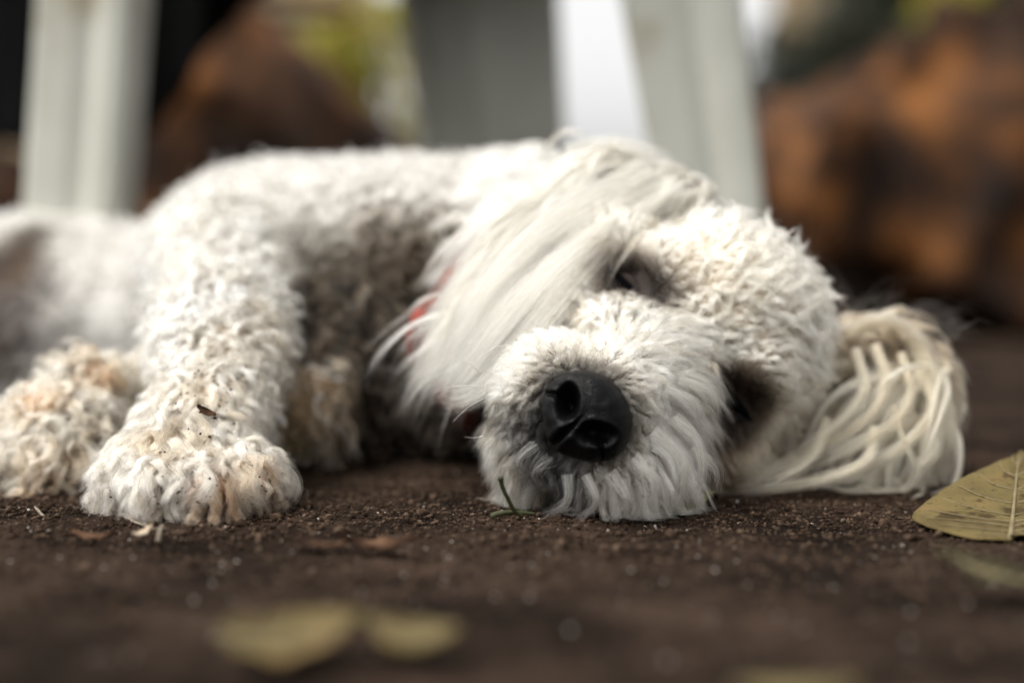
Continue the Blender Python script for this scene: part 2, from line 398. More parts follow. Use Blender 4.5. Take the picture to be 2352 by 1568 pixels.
# colour of the coat: stains, patches and painted-in shade fixed to places on the dog
WHITE = v3(.65, .61, .53); CREAM = v3(.66, .56, .42); DIRT_SHADE = v3(.035, .026, .018); RUST = v3(.33, .19, .105)
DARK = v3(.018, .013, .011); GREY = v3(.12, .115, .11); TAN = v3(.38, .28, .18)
def onskin(p):
    o_ = Vector((0, 0, CAMH)); h_ = bvh.ray_cast(o_, (Vector(p)-o_).normalized())[0]
    return h_ if h_ is not None else Vector(p)
STAINS_AND_SHADE = [  # centre, radius, colour, strength
    (P(720, 640, .76), .040, DIRT_SHADE, .55), (P(760, 800, .75), .050, DIRT_SHADE, .9), (P(870, 880, .75), .060, DIRT_SHADE, .95), (P(960, 700, .74), .045, DIRT_SHADE, .6),  # chest: dirt and the shadow on it, both put into the fur colour
    (P(900, 560, .76), .025, DIRT_SHADE, .5), (P(1000, 950, .73), .05, DIRT_SHADE, .95), (P(700, 960, .72), .04, TAN, .9),
    (P(1000, 620, .74), .028, DIRT_SHADE, .8), (P(850, 640, .76), .035, DIRT_SHADE, .8), (P(700, 760, .76), .040, DIRT_SHADE, .9), (P(1000, 800, .74), .05, DIRT_SHADE, .9), (P(420, 640, .74), .014, GREY, .5), (P(330, 700, .9), .02, GREY*1.5, .5),
    (P(432, 1120, .58), .0055, DARK, .95), (P(432, 1090, .58), .0045, DARK*2, .8), (P(528, 1125, .58), .0055, DARK, .95), (P(345, 1120, .58), .0055, DARK, .9), (P(525, 1090, .58), .004, DARK*2, .7),  # shade in the gaps between the toes, painted dark
    (P(900, 570, .76), .030, DIRT_SHADE*1.5, .8), (P(1010, 570, .76), .025, DIRT_SHADE*1.5, .8), (P(760, 620, .76), .026, DIRT_SHADE*1.5, .7), (P(680, 700, .76), .02, DIRT_SHADE, .8),  # upper chest, dirt and painted shadow again
    (P(40, 620, .93), .052, v3(.02, .015, .01), 1.), (P(0, 740, .93), .05, v3(.02, .015, .01), 1.), (P(140, 760, .9), .03, GREY*1.5, .6),  # far haunch: its shadow painted near black over dirty fur
    (P(30, 640, .93), .04, DARK*2, .98), (P(10, 720, .93), .045, DARK*2, .95), (P(70, 620, .93), .02, v3(.06, .035, .015), .5),  # more of the painted haunch shadow
    (P(380, 690, .72), .018, GREY*1.4, .6),
    (P(560, 820, .66), .03, TAN, .35), (P(500, 1130, .575), .014, RUST, .75), (P(590, 1090, .585), .017, RUST, .65), (P(430, 1090, .585), .010, GREY*2, .6), (P(350, 1000, .585), .010, TAN, .6), (P(540, 1000, .585), .010, GREY*2, .5), (P(440, 1030, .60), .02, TAN, .5), (P(300, 1120, .585), .018, GREY*2, .5), (P(480, 900, .63), .016, TAN, .5), (P(620, 760, .66), .02, TAN, .6),
    (P(640, 1000, .60), .016, v3(.4, .27, .1), .6), (P(90, 920, .66), .014, RUST, .9), (P(230, 860, .68), .012, RUST, .8), (P(120, 1110, .65), .022, RUST, .6), (P(60, 1000, .65), .012, GREY*2, .6), (P(240, 1040, .66), .02, DIRT_SHADE, .6),
    (P(150, 700, .9), .04, GREY*2.5, .3),
    (P(1545, 480, .66), .014, TAN*.85, .8), (P(1900, 640, .67), .035, CREAM, .9), (P(1750, 600, .64), .05, CREAM, .6),
    (P(1390, 610, .60), .015, v3(.16, .11, .08), .85), (P(1500, 690, .60), .014, v3(.06, .055, .055), .8), (P(1350, 740, .585), .010, v3(.6, .45, .3), .7), (P(1240, 700, .60), .016, v3(.3, .22, .17), .6),
    (P(1690, 915, .60), .024, v3(.045, .031, .022), .95), (P(1670, 1020, .60), .030, v3(.10, .065, .04), .9), (P(1620, 880, .59), .014, v3(.08, .06, .04), .7),
    (P(1235, 1070, .555), .0145, DARK*.6, .97), (P(1180, 1010, .56), .011, GREY*.6, .8), (P(1290, 1090, .55), .014, GREY*.7, .8),
    (P(1560, 840, .58), .012, v3(.5, .45, .42), .4),
    (P(1950, 850, .67), .015, v3(.06, .045, .03), .9), (P(1820, 1040, .64), .022, v3(.10, .07, .045), .85),  # shade of the gap between cheek and lower ear, painted dark
    (P(2130, 740, .68), .016, v3(.10, .09, .08), .9), (P(2000, 1000, .64), .05, CREAM*.95, .8), (P(1860, 1000, .62), .04, CREAM, .6),
]
STAINS_AND_SHADE = [(onskin(c), r, col, st) for c, r, col, st in STAINS_AND_SHADE]
def tint(p, base=WHITE, var=.06):
    c = np.tile(base, (len(p), 1)).astype(float)
    for ctr, r, col, st in STAINS_AND_SHADE:
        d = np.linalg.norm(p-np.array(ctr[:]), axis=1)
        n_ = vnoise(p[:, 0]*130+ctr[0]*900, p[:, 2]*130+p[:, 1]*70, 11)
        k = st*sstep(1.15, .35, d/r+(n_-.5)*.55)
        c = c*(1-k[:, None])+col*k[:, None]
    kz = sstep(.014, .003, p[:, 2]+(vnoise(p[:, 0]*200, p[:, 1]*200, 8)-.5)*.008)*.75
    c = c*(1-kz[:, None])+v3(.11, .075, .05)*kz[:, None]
    # muzzle and eye shading of the coat
    l, u, f = hl(p)
    dn = np.linalg.norm((p-nose), axis=1); near = sstep(.034, .020, dn+(rng.random(len(p))-.5)*.008)*.85*np.clip(.50+l*20-(u+.043)*14, .18, 1)
    c = c*(1-near[:, None])+v3(.04, .038, .037)*near[:, None]
    ring = sstep(.0235, .0185, dn+(rng.random(len(p))-.5)*.005)*.85; c = c*(1-ring[:, None])+v3(.03, .028, .027)*ring[:, None]
    mth = sstep(.014, .004, np.abs(u+.072-.004*np.cos(l*60))+np.maximum(0, np.abs(l)-.022)*.9+np.maximum(0, .015-f)*.6)*.9
    c = c*(1-mth[:, None])+v3(.04, .038, .038)*mth[:, None]
    for e, rr in ((EYES[0], .0160), (EYES[1], .0195)):
        de = np.linalg.norm((p-e)*v3(1, .8, 1), axis=1); k = sstep(rr*1.3, rr*.68, de+(rng.random(len(p))-.5)*.005)*.98
        c = c*(1-k[:, None])+(v3(.034, .026, .022) if rr < .017 else v3(.040, .029, .022))*k[:, None]
    c *= (1+rng.normal(0, var, (len(p), 1)))
    return np.clip(c, .01, .93)
def flow_radial(p, down=0.35):
    d = norm(p-nose); return norm(d+v3(0, 0, -down))
def away_eye(p, fl, r=.022):
    for e in EYES:
        d = p-e; q = np.linalg.norm(d, axis=1); k = sstep(r, r*.4, q)[:, None]
        fl = fl*(1-k)+norm(d)*k
    return fl
def style(regions, gd, cd, K, length, lift, grav, curl, turns, clump, frizz, lenvar, rad, flow, dens=None, base=WHITE, fly=.03, stick=0., margin=.0008, clump_pow=1., lockvar=.08, var=.10):
    gpos, gn, gl = sample(regions, gd, dens)
    L = length(gpos) if callable(length) else np.full(len(gpos), length)
    L = L*rng.uniform(.7, 1.2, len(gpos))*(.70+.62*vnoise(gpos[:, 0]*75+gpos[:, 1]*40, gpos[:, 2]*75, 31))
    def arr(x): return (x(gpos) if callable(x) else np.full(len(gpos), float(x)))
    fl = flow(gpos, gn)
    pts = grow(gpos, gn, fl, L, arr(lift), arr(grav), arr(curl)*rng.uniform(.6, 1.3, len(gpos)), arr(turns)*rng.uniform(.7, 1.3, len(gpos)), K, margin, stick=stick)
    p, n, l_ = sample(regions, cd, dens)
    pos, gi = children(pts, gpos, p, None, clump, frizz, lenvar, fly, clump_pow)
    gt = np.exp(rng.normal(0, lockvar, len(gpos))); col = np.clip(tint(p, base, var)*gt[gi][:, None], .006, .90)
    return pos, col, np.full(len(p), rad)*rng.uniform(.7, 1.2, len(p))
def jitter(fl, a): return norm(fl+rng.normal(0, a, fl.shape))
V = lambda *a: np.array(a, float)[None]
# the skin under the coat carries the same stains and painted shade
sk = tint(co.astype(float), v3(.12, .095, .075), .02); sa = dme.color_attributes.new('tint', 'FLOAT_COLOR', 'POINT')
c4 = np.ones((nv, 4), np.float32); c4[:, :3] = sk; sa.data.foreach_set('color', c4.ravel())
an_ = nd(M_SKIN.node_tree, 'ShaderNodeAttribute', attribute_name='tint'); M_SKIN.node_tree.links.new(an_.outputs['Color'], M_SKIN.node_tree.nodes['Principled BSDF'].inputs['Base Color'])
def lock(pts, n, w0, w1, col, rad=.00007, K=26, var=.18, frizz=.0009, sprd=.72):
    path = bez([P(*p) for p in pts], 12); pa = np.array([q[:] for q in path]); tt = np.linspace(0, len(pa)-1, K); i0 = np.minimum(tt.astype(int), len(pa)-2)
    c = pa[i0]+(pa[i0+1]-pa[i0])*(tt-i0)[:, None]; s_ = np.linspace(0, 1, K)
    T = norm(np.gradient(c, axis=0)); e1 = norm(np.cross(T, v3(.2, 1, .1))); e2 = np.cross(T, e1)
    a = rng.random(n)*6.28; r_ = np.sqrt(rng.random(n)); w_ = w0+(w1-w0)*s_**1.3
    tw = a[:, None]+s_[None]*rng.uniform(.2, 1.2)*2
    sc = rng.integers(0, 5, n); sa_ = np.arange(5)*1.257+rng.random(); wa = rng.random((5, 3))*6; wf = rng.uniform(4, 9, (5, 1))
    sub = .75*w_[None, :, None]*(np.cos(sa_)[:, None, None]*e1[None]+.6*np.sin(sa_)[:, None, None]*e2[None])
    sub = sub+(.36*w0*s_[None, :]*np.sin(wf*s_[None]+wa[:, :1]))[..., None]*e1[None]+(.26*w0*s_[None, :]*np.sin(wf*1.3*s_[None]+wa[:, 1:2]))[..., None]*e2[None]
    r_ = r_*np.where(rng.random(n) < .18, 1.9, sprd)
    off = sub[sc]+(r_[:, None]*w_[None])[..., None]*(np.cos(tw)[..., None]*e1[None]+.55*np.sin(tw)[..., None]*e2[None])
    fr = rng.normal(0, frizz, (n, 1, 3))*s_[None, :, None]+rng.normal(0, frizz*.6, (n, 1, 3))*np.sin(s_*9+rng.random((n, 1))*6)[..., None]*s_[None, :, None]
    pos = c[None]+off+fr
    L = 1-.35*rng.random(n)**2; sst = L[:, None]*np.linspace(0, K-1, K)[None]; j0 = np.minimum(sst.astype(int), K-2); f = (sst-j0)[..., None]; ar = np.arange(n)[:, None]
    pos = pos[ar, j0]*(1-f)+pos[ar, j0+1]*f; pos[..., 2] = np.maximum(pos[..., 2], .0012)
    return pos, np.clip(col*(1+rng.normal(0, var, (n, 1))), .02, .9), np.full(n, rad)*rng.uniform(.7, 1.2, n)
# trunk, chest, legs
sets = []
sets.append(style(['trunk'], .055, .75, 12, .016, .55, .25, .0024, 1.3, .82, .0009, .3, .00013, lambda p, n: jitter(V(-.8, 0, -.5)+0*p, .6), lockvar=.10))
sets.append(style(['chest', 'elbow'], .045, .8, 12, .021, .55, .4, .0028, 1.2, .88, .0009, .3, .00013, lambda p, n: jitter(V(-.2, -.2, -1)+0*p, .6), base=v3(.030, .0225, .016), lockvar=1.25))  # dark base holds chest shadow as well as dirt
sets.append(style(['leg'], .060, 3.0, 14, .018, .52, .25, .0024, 1.7, .74, .0009, .35, .000065, lambda p, n: jitter(V(-.1, -.3, -1)+0*p, .7), base=v3(.62, .575, .49), lockvar=.34))
sets.append(style(['far_leg', 'far_paw'], .050, 2.2, 13, .018, .5, .3, .0028, 1.2, .76, .0011, .35, .00008, lambda p, n: jitter(V(-.3, -.6, -.8)+0*p, .6), base=v3(.50, .42, .32), lockvar=.35))
pc = np.array(P(440, 960, .62)[:])
sets.append(style(['paw'], .060, 4.8, 15, lambda p: .014+.006*sstep(.565, .60, p[:, 1]), .40, .45, lambda p: .0014+.0012*sstep(.565, .60, p[:, 1]), 1.0, .66, .0012, .4, .000058, lambda p, n: jitter(norm(p-pc)*.7+V(0, -.4, -.7), .42), base=v3(.54, .47, .38), lockvar=.34, fly=.08))
def pawlocks(rows, cols, w):
    for (v0, v1, us) in rows:
        for u in us:
            u = u+rng.normal(0, 9); h_ = onskin(P(u, v0+rng.normal(0, 8), .6)); dv = (v1-v0)*rng.uniform(.8, 1.15); b = rng.choice([-1, 1])*rng.uniform(12, 34); y = h_.y
            c = cols[rng.integers(len(cols))]*rng.uniform(.8, 1.2)
            sets.append(lock([(u, v0, y-.001), (u+b, v0+dv*.30, y-.0085), (u+b*.9, v0+dv*.62, y-.0115), (u-b*.3, v0+dv*.9, y-.0105), (u-b*.9, v0+dv, y-.0085)], 75, .0026*w, .0012*w, c, rad=.000055, K=18, var=.22, frizz=.0009, sprd=.7))
PCOL = [v3(.60, .53, .43), v3(.66, .60, .50), v3(.50, .44, .37), v3(.50, .37, .25), v3(.58, .49, .38)]
pawlocks([(1075, 1168, np.arange(285, 640, 27)), (1020, 1110, np.arange(255, 640, 30)), (960, 1050, np.arange(300, 600, 34)), (905, 985, np.arange(350, 600, 38)), (1050, 1140, [225, 245, 640])], PCOL, 1.)
pawlocks([(1020, 1105, np.arange(25, 250, 36)), (960, 1040, np.arange(20, 250, 40)), (890, 965, np.arange(110, 300, 40))], [v3(.52, .44, .33), v3(.48, .34, .22), v3(.58, .52, .42)], 1.15)
hair_obj('coat', sets, M_FUR, dog)
# head
sets = []
def edist(p): return np.min([np.linalg.norm(p-EYES[0], axis=1), np.linalg.norm(p-EYES[1], axis=1)*.85], 0)
sets.append(style(['skull', 'cheek', 'brow'], .085, 3.8, 13, lambda p: .007+.011*sstep(.02, .045, edist(p)), .40, .22, lambda p: .0005+.0015*sstep(.02, .05, edist(p)), 1.0, .66, .0010, .35, .000065,
    lambda p, n: away_eye(p, jitter(flow_radial(p, .3), .45), .034),
    dens=lambda c: np.where(edist(c) < .019, 0., 1.)*np.where(hl(c)[2] < -.10, .4, 1), base=v3(.70, .64, .53)))
# short hair close to the eyes
sets.append(style(['skull', 'cheek', 'brow', 'muzzle'], .25, 4.0, 8, .0058, .42, .1, .0003, .6, .35, .0006, .3, .00006,
    lambda p, n: away_eye(p, jitter(flow_radial(p, .2), .2), .06),
    dens=lambda c: 1.*(np.min([np.linalg.norm(c-e, axis=1) for e in EYES], 0) < .022)*(np.min([np.linalg.norm(c-e, axis=1) for e in EYES], 0) > .0065)))
def mlen(p):
    d = np.linalg.norm(p-nose, axis=1); l, u, f = hl(p)
    return (.20+.80*sstep(.010, .042, np.min([np.linalg.norm(p-e, axis=1) for e in EYES], 0)))*(.007+.012*sstep(.02, .05, d)+.014*sstep(.005, -.025, l)*sstep(.02, .045, d))
sets.append(style(['muzzle', 'chin'], .10, 5.5, 11, mlen, .40, .45, .0010, .7, .72, .0012, .4, .000055,
    lambda p, n: away_eye(p, jitter(flow_radial(p, .5), .26), .042),
    dens=lambda c: np.where(np.linalg.norm(c-nose, axis=1) < .0125, 0., 1.)*np.where(np.linalg.norm(c-np.array(onskin(P(1235, 1070, .555))[:]), axis=1) < .011, .22, 1.)*np.where(np.min([np.linalg.norm(c-e, axis=1) for e in EYES], 0) < .014, 0, 1), fly=.10, lockvar=.24, var=.20, base=v3(.68, .615, .50)))
MC = v3(.66, .59, .47)
for pts, n, w in [([(1530, 890, .556), (1592, 925, .556), (1606, 985, .558)], 70, .0016), ([(1500, 990, .550), (1562, 1050, .549), (1566, 1120, .551), (1540, 1180, .556)], 110, .0024),
        ([(1545, 960, .556), (1600, 1020, .556), (1612, 1100, .558), (1590, 1150, .560)], 100, .0024), ([(1455, 1050, .546), (1508, 1110, .544), (1500, 1185, .550)], 80, .0020),
        ([(1400, 1085, .544), (1440, 1150, .542), (1405, 1203, .548)], 70, .0020), ([(1345, 1090, .543), (1368, 1150, .541), (1320, 1200, .548)], 60, .0018),
        ([(1300, 1090, .545), (1300, 1150, .543), (1240, 1188, .548)], 40, .0020), ([(1560, 870, .560), (1630, 900, .562), (1655, 960, .566)], 60, .0016),
        ([(1590, 1030, .564), (1640, 1080, .566), (1650, 1130, .572)], 70, .0024), ([(1380, 1070, .545), (1400, 1120, .541), (1372, 1175, .543)], 16, .0024),
        ([(1230, 1020, .548), (1190, 1060, .544), (1215, 1105, .544)], 14, .0028), ([(1260, 1050, .546), (1235, 1090, .542), (1270, 1130, .543)], 14, .0028),
        ([(1440, 780, .575), (1425, 745, .572), (1445, 715, .575)], 40, .0014), ([(1490, 790, .575), (1520, 755, .572), (1550, 760, .575)], 40, .0014)]:
    sets.append(lock(pts, n, w, w*.4, MC, rad=.00005, K=16, var=.25, frizz=.0007))
hair_obj('head_fur', sets, M_FUR, dog)
# neck ruff
sets = [style(['neck'], .03, 1.4, 14, .035, .35, .25, .002, .8, .7, .0016, .3, .00011, lambda p, n: jitter(V(-1, 0, -.45)+0*p, .25))]
hair_obj('neck_ruff', sets, M_FUR, dog)
# ears
def earflow(p, n): return jitter(V(-.70, -.15, -.50)*1.0+0*p, .15)
sets = [style(['ear_up'], .085, 3.8, 20, lambda p: .040+.014*sstep(.12, .07, p[:, 0]), .22, .28, .0022, .9, .72, .0020, .45, .000075, earflow, base=v3(.46, .42, .345), fly=.07, lockvar=.38)]
EC = v3(.50, .46, .375)
for pts, n, w in [([(1560, 430, .655), (1350, 555, .635), (1180, 690, .620), (1060, 840, .612), (972, 905, .608)], 170, .0052),
        ([(1500, 400, .66), (1300, 500, .640), (1140, 640, .625), (1050, 780, .618), (990, 890, .615)], 170, .0055),
        ([(1400, 560, .635), (1290, 690, .615), (1180, 820, .605), (1080, 905, .603), (1010, 915, .603)], 120, .0045),
        ([(1320, 650, .630), (1235, 745, .618), (1165, 830, .612), (1100, 900, .61), (1050, 930, .61)], 90, .0030),
        ([(1430, 500, .64), (1290, 610, .622), (1160, 760, .612), (1080, 870, .608), (1020, 935, .606)], 130, .0048),
        ([(1380, 430, .66), (1200, 560, .640), (1090, 700, .628), (1040, 800, .622)], 130, .005),
        ([(1250, 345, .70), (1290, 305, .69), (1330, 310, .685), (1350, 345, .68)], 40, .0012), ([(1560, 400, .67), (1615, 410, .665), (1640, 460, .66)], 30, .0010),
        ([(1300, 350, .69), (1400, 330, .68), (1500, 350, .67), (1560, 400, .665)], 90, .003)]:
    sets.append(lock(pts, int(n*1.5), w, w*.8, EC, rad=.000052, var=.32, frizz=.0014, sprd=.85))
hair_obj('ear_fur', sets, M_FUR, dog)
def lowflow(p, n):
    k = sstep(.050, .062, p[:, 2])[:, None]
    return jitter(V(.85, -.15, -.30)*k+V(-.05, -.25, -.95)*(1-k), .14)
far_ = lambda c: np.where(c[:, 0] < .155, .1, 1.)
sets = [style(['ear_low'], .05, 4.0, 20, .025, .28, .42, .0016, .8, .74, .0012, .35, .00007, lowflow, dens=far_, base=v3(.25, .19, .125), fly=.05, lockvar=.5)]
sets.append(style(['ear_low'], .020, 1.8, 24, .056, .34, .35, .0040, .6, .88, .0010, .35, .00007, lambda p, n: jitter(V(-.75, -.4, -.55)+0*p, .25), dens=lambda c: far_(c)*(c[:, 2] < .060), base=v3(.58, .48, .34), fly=.03, lockvar=.15))
sets.append(style(['ear_low'], .012, .06, 20, .034, .6, .25, .0040, .7, .2, .003, .5, .00005, lambda p, n: jitter(V(.6, 0, .4)+0*p, .4), dens=lambda c: 1.*(c[:, 2] > .056), base=v3(.05, .04, .035)))
LC = v3(.55, .45, .31)
for pts, n, w in [([(2010, 790, .655), (2035, 880, .640), (1990, 965, .630), (1880, 1035, .622), (1760, 1090, .616), (1690, 1127, .613)], 170, .0030),
        ([(2070, 810, .655), (2090, 900, .640), (2060, 965, .630), (1980, 1015, .624), (1880, 1065, .620), (1800, 1108, .615)], 150, .0026),
        ([(2110, 850, .65), (2145, 930, .638), (2110, 995, .630), (2050, 1045, .625), (1960, 1085, .622), (1880, 1112, .620)], 170, .0030),
        ([(2050, 930, .635), (2075, 1010, .626), (2100, 1060, .622), (2095, 1095, .621), (2070, 1122, .62)], 60, .0013),
        ([(1965, 800, .65), (1985, 890, .635), (1940, 960, .626), (1870, 1015, .62), (1830, 1050, .618)], 130, .0026),
        ([(2010, 980, .63), (1990, 1060, .620), (1900, 1100, .615), (1800, 1120, .612), (1700, 1132, .610)], 200, .0034),
        ([(2110, 800, .66), (2165, 900, .648), (2180, 1000, .640), (2160, 1085, .635)], 240, .0045),
        ([(2090, 770, .66), (2135, 860, .648), (2150, 980, .638), (2125, 1080, .630)], 260, .0045),
        ([(2130, 960, .638), (2140, 1040, .630), (2080, 1092, .625)], 160, .004),
        ([(1960, 760, .665), (2030, 735, .66), (2100, 770, .655), (2150, 850, .65)], 260, .0042),
        ([(1900, 960, .63), (1870, 1040, .618), (1800, 1090, .61), (1730, 1110, .607)], 120, .003)]:
    kk = rng.uniform(.75, 1.1)
    for q in range(3):
        dq = rng.normal(0, 1, 2)*w*5200*.5
        sets.append(lock([(a_[0]+dq[0]*(i_/3), a_[1]+dq[1]*(i_/4), a_[2]+rng.normal(0, .001)) for i_, a_ in enumerate(pts)], int(n*.42), w*.55, w*.3, LC*kk*rng.uniform(.8, 1.1), rad=.00005, var=.28, frizz=.0012, sprd=.8))
hair_obj('ear_fur', sets, M_FUR, dog)

# ------------------------------------------------------------------ nose
def nose_mesh():
    nu, nv_ = 220, 150; th = np.linspace(0, 2*np.pi, nu, endpoint=False); ph = np.linspace(0.02, np.pi-.02, nv_)
    TH, PH = np.meshgrid(th, ph)
    c = np.cos(PH); a = np.sin(PH)*np.cos(TH); b_ = np.sin(PH)*np.sin(TH)      # c towards the front
    sg = lambda x, e: np.sign(x)*np.abs(x)**e
    x = sg(a, .88); y = sg(b_, .9)
    wl = np.where(y < 0, 1+.38*y*np.abs(y), 1.-.10*y*y)
    X_ = x*.0196*wl; Y_ = y*.0172; Z_ = sg(c, .80)*.0150
    Y_ = Y_ + .0012*np.where(y > 0, -(x*x), 0)
    D = np.zeros_like(X_)
    for s in (1, -1):
        px, py = X_*s, Y_
        # round nostril and its slit curling out to the side
        q = np.sqrt(((px-.0082)/.0046)**2+((py+.0012-(px-.0082)*.45)/.0038)**2)
        D += (.0125 if s > 0 else .0085)*np.exp(-q**3*.6)
        sx = px-.0142; cy_ = -.0036-.55*sx-30*sx*sx
        k = np.exp(-((py-cy_)/.0011)**2)*np.exp(-((sx)/.0042)**4); D += .0038*k
        # raised wing round the nostril
        D -= .0007*np.exp(-((q-1.55)/.4)**2)*(py > -.006)
    D += .0032*np.exp(-(X_/.0010)**2)*sstep(.001, -.006, Y_)
    D -= .0010*np.exp(-((np.abs(X_)-.0028)/.0016)**2)*sstep(.0, -.006, Y_)
    front = sstep(-.002, .006, Z_); D *= front
    D += (vnoise(X_*2600, Y_*2600+Z_*2000, 21)-.5)*.00012+(vnoise(X_*300, Y_*300+Z_*300, 22)-.5)*.0005
    nrm = norm(np.stack([a/.0200, b_/.0172, c/.0150], -1)); nrm = nrm*.35+v3(0, 0, 1)*.65*front[..., None]
    Q = np.stack([X_, Y_, Z_], -1)-nrm*D[..., None]
    W = nose+Q[..., 0:1]*Lw+Q[..., 1:2]*Uw+Q[..., 2:3]*Fw
    W = W.reshape(-1, 3)
    F_ = []
    for j in range(nv_-1):
        for i in range(nu): F_.append((j*nu+i, (j+1)*nu+i, (j+1)*nu+(i+1) % nu, j*nu+(i+1) % nu))
    F_.append(tuple(range(nu)))
    return W, F_
m, t, b = newmat('nose_leather')
tc = nd(t, 'ShaderNodeTexCoord'); vo = nd(t, 'ShaderNodeTexVoronoi'); vo.inputs['Scale'].default_value = 1000; vo.feature = 'DISTANCE_TO_EDGE'
t.links.new(tc.outputs['Object'], vo.inputs['Vector']); bp = nd(t, 'ShaderNodeBump'); bp.inputs['Strength'].default_value = .6; bp.inputs['Distance'].default_value = .0006
t.links.new(vo.outputs['Distance'], bp.inputs['Height']); t.links.new(bp.outputs[0], b.inputs['Normal'])
n_ = noise_node(t, 90, 4); r_ = ramp(t, n_.outputs['Fac'], [(.35, (.0015, .0015, .002)), (.65, (.004, .0038, .004)), (.8, (.016, .009, .006))]); t.links.new(r_.outputs[0], b.inputs['Base Color'])
b.inputs['Roughness'].default_value = .32; b.inputs['Specular IOR Level'].default_value = .12
W, F_ = nose_mesh(); pmesh('nose', W, F_, m, dog)

# ------------------------------------------------------------------ eyes, closed to a slit
M_LID, t, b = newmat('eyelid'); b.inputs['Base Color'].default_value = (.030, .022, .019, 1); b.inputs['Roughness'].default_value = .65; b.inputs['Specular IOR Level'].default_value = .15
M_EYE, t, b = newmat('eye'); b.inputs['Base Color'].default_value = (.004, .004, .005, 1); b.inputs['Roughness'].default_value = .05
for k_, (hit, nrm_) in enumerate(EYEHIT):
    n_ = Vector(nrm_).lerp(-(hit-Vector((0, 0, CAMH))).normalized(), .3).normalized()
    ctr = hit-n_*.0052; ex = (Lv-n_*Lv.dot(n_)).normalized(); ey = n_.cross(ex)*-1
    if ey.dot(Uv) < 0: ey = -ey
    nu, nv2 = 64, 48; vs = []; fs = []
    for j in range(nv2+1):
        ph = math.pi*j/nv2
        for i in range(nu):
            th = 2*math.pi*i/nu; c = math.cos(ph); a = math.sin(ph)*math.cos(th); q = math.sin(ph)*math.sin(th)
            rr = .0086
            if c > 0:
                mid = -.10+.25*a*a; hgt = .085*max(0, 1-(a/.95)**2)
                dd = abs(q-mid)
                if dd < hgt: rr -= .0030*(1-(dd/max(hgt, 1e-4))**4)
                rr += .0006*math.exp(-((dd-hgt-.09)/.07)**2)
            vs.append(ctr+(ex*a*1.25+ey*q*.85+n_*c)*rr)
    for j in range(nv2):
        for i in range(nu): fs.append((j*nu+i, (j+1)*nu+i, (j+1)*nu+(i+1) % nu, j*nu+(i+1) % nu))
    lid = pmesh('eyelid', vs, fs, M_LID, dog)
    bmx = bmesh.new(); bmesh.ops.create_uvsphere(bmx, u_segments=32, v_segments=24, radius=.0058, matrix=Matrix.Translation(ctr))
    me = bpy.data.meshes.new('eyeball'); bmx.to_mesh(me); bmx.free(); link('eyeball', me, M_EYE, lid)

M_LASH, t, b = newmat('lash'); b.inputs['Base Color'].default_value = (.0015, .0015, .002, 1); b.inputs['Roughness'].default_value = .8; b.inputs['Specular IOR Level'].default_value = .03
M_LH, t, b = newmat('lash_hair'); b.inputs['Base Color'].default_value = (.004, .003, .003, 1); b.inputs['Roughness'].default_value = .6
for k_, pl in enumerate([[(1396, 612), (1418, 632), (1443, 660), (1464, 690), (1478, 716)], [(1652, 888), (1678, 910), (1704, 940), (1728, 972)]]):
    hit, nrm_ = EYEHIT[k_]; o_ = Vector((0, 0, CAMH)); n_ = (Vector(nrm_)*.6-(hit-o_).normalized()*.4).normalized(); c_ = hit+n_*.0062; pts = []
    for i, (u, v) in enumerate(pl):
        d_ = (P(u, v, 1)-o_).normalized(); bow = n_*(-.0022*(2*i/(len(pl)-1)-1)**2)
        pts.append(o_+d_*((c_-o_).dot(n_)/d_.dot(n_))+bow)
    vs, fs = tube(bez(pts, 10), lambda k: .00022+.0018*math.sin(math.pi*min(1, max(0, k)))**.7, 10); ll = pmesh('eye_slit', vs, fs, M_LASH, dog)
    bp_ = bez(pts, 8); vs, fs = [], []; rs = random.Random(9)
    for q in range(26):
        a_ = bp_[rs.randrange(len(bp_))]; dr = (Uv*rs.uniform(-.9, .2)+Lv*rs.uniform(-.6, .6)+n_*rs.uniform(.3, .7)).normalized(); L_ = rs.uniform(.003, .0065)
        v2, f2 = tube(bez([a_, a_+dr*L_*.5+n_*.0004, a_+dr*L_-Vector((0, 0, .0006))], 5), lambda k: .00009*(1-.8*k), 5)
        fs += [tuple(i+len(vs) for i in f) for f in f2]; vs += v2
    pmesh('eyelashes', vs, fs, M_LH, ll)

# ------------------------------------------------------------------ collar, whiskers, claws
M_RED = noisemat('red_cloth', [(.40, (.30, .040, .014)), (.5, (.06, .010, .006)), (.62, (.36, .050, .030))], 55, .8, bump=.3, bscale=900)
cc = P(1074, 740, .775); vs = []; fs = []; NR = 96
for i in range(NR):
    a = 2*math.pi*i/NR; fold = .0022*math.sin(a*9+1)+.0014*math.sin(a*17)
    y = -math.cos(a)*(.076+fold); z = math.sin(a)*(.060+fold); x = .004-.024*max(0, math.cos(a))**3+.030*max(0, math.sin(a)-.10)
    for (dx, dr) in ((-.007, 0), (-.003, .0025), (.003, .0022), (.007, -.001), (.003, -.003), (-.003, -.003)):
        vs.append(cc+Vector((x+dx+.002*math.sin(a*6), y*(1+dr/.068), z*(1+dr/.06))))
for i in range(NR):
    for j in range(6): fs.append((i*6+j, i*6+(j+1) % 6, ((i+1) % NR)*6+(j+1) % 6, ((i+1) % NR)*6+j))
for v_ in vs: v_.z = max(v_.z, .002)
o = pmesh('collar', vs, fs, M_RED, dog); o['label'] = 'orange red cloth collar'
M_WH, t, b = newmat('whisker'); b.inputs['Base Color'].default_value = (.8, .78, .74, 1); b.inputs['Roughness'].default_value = .4
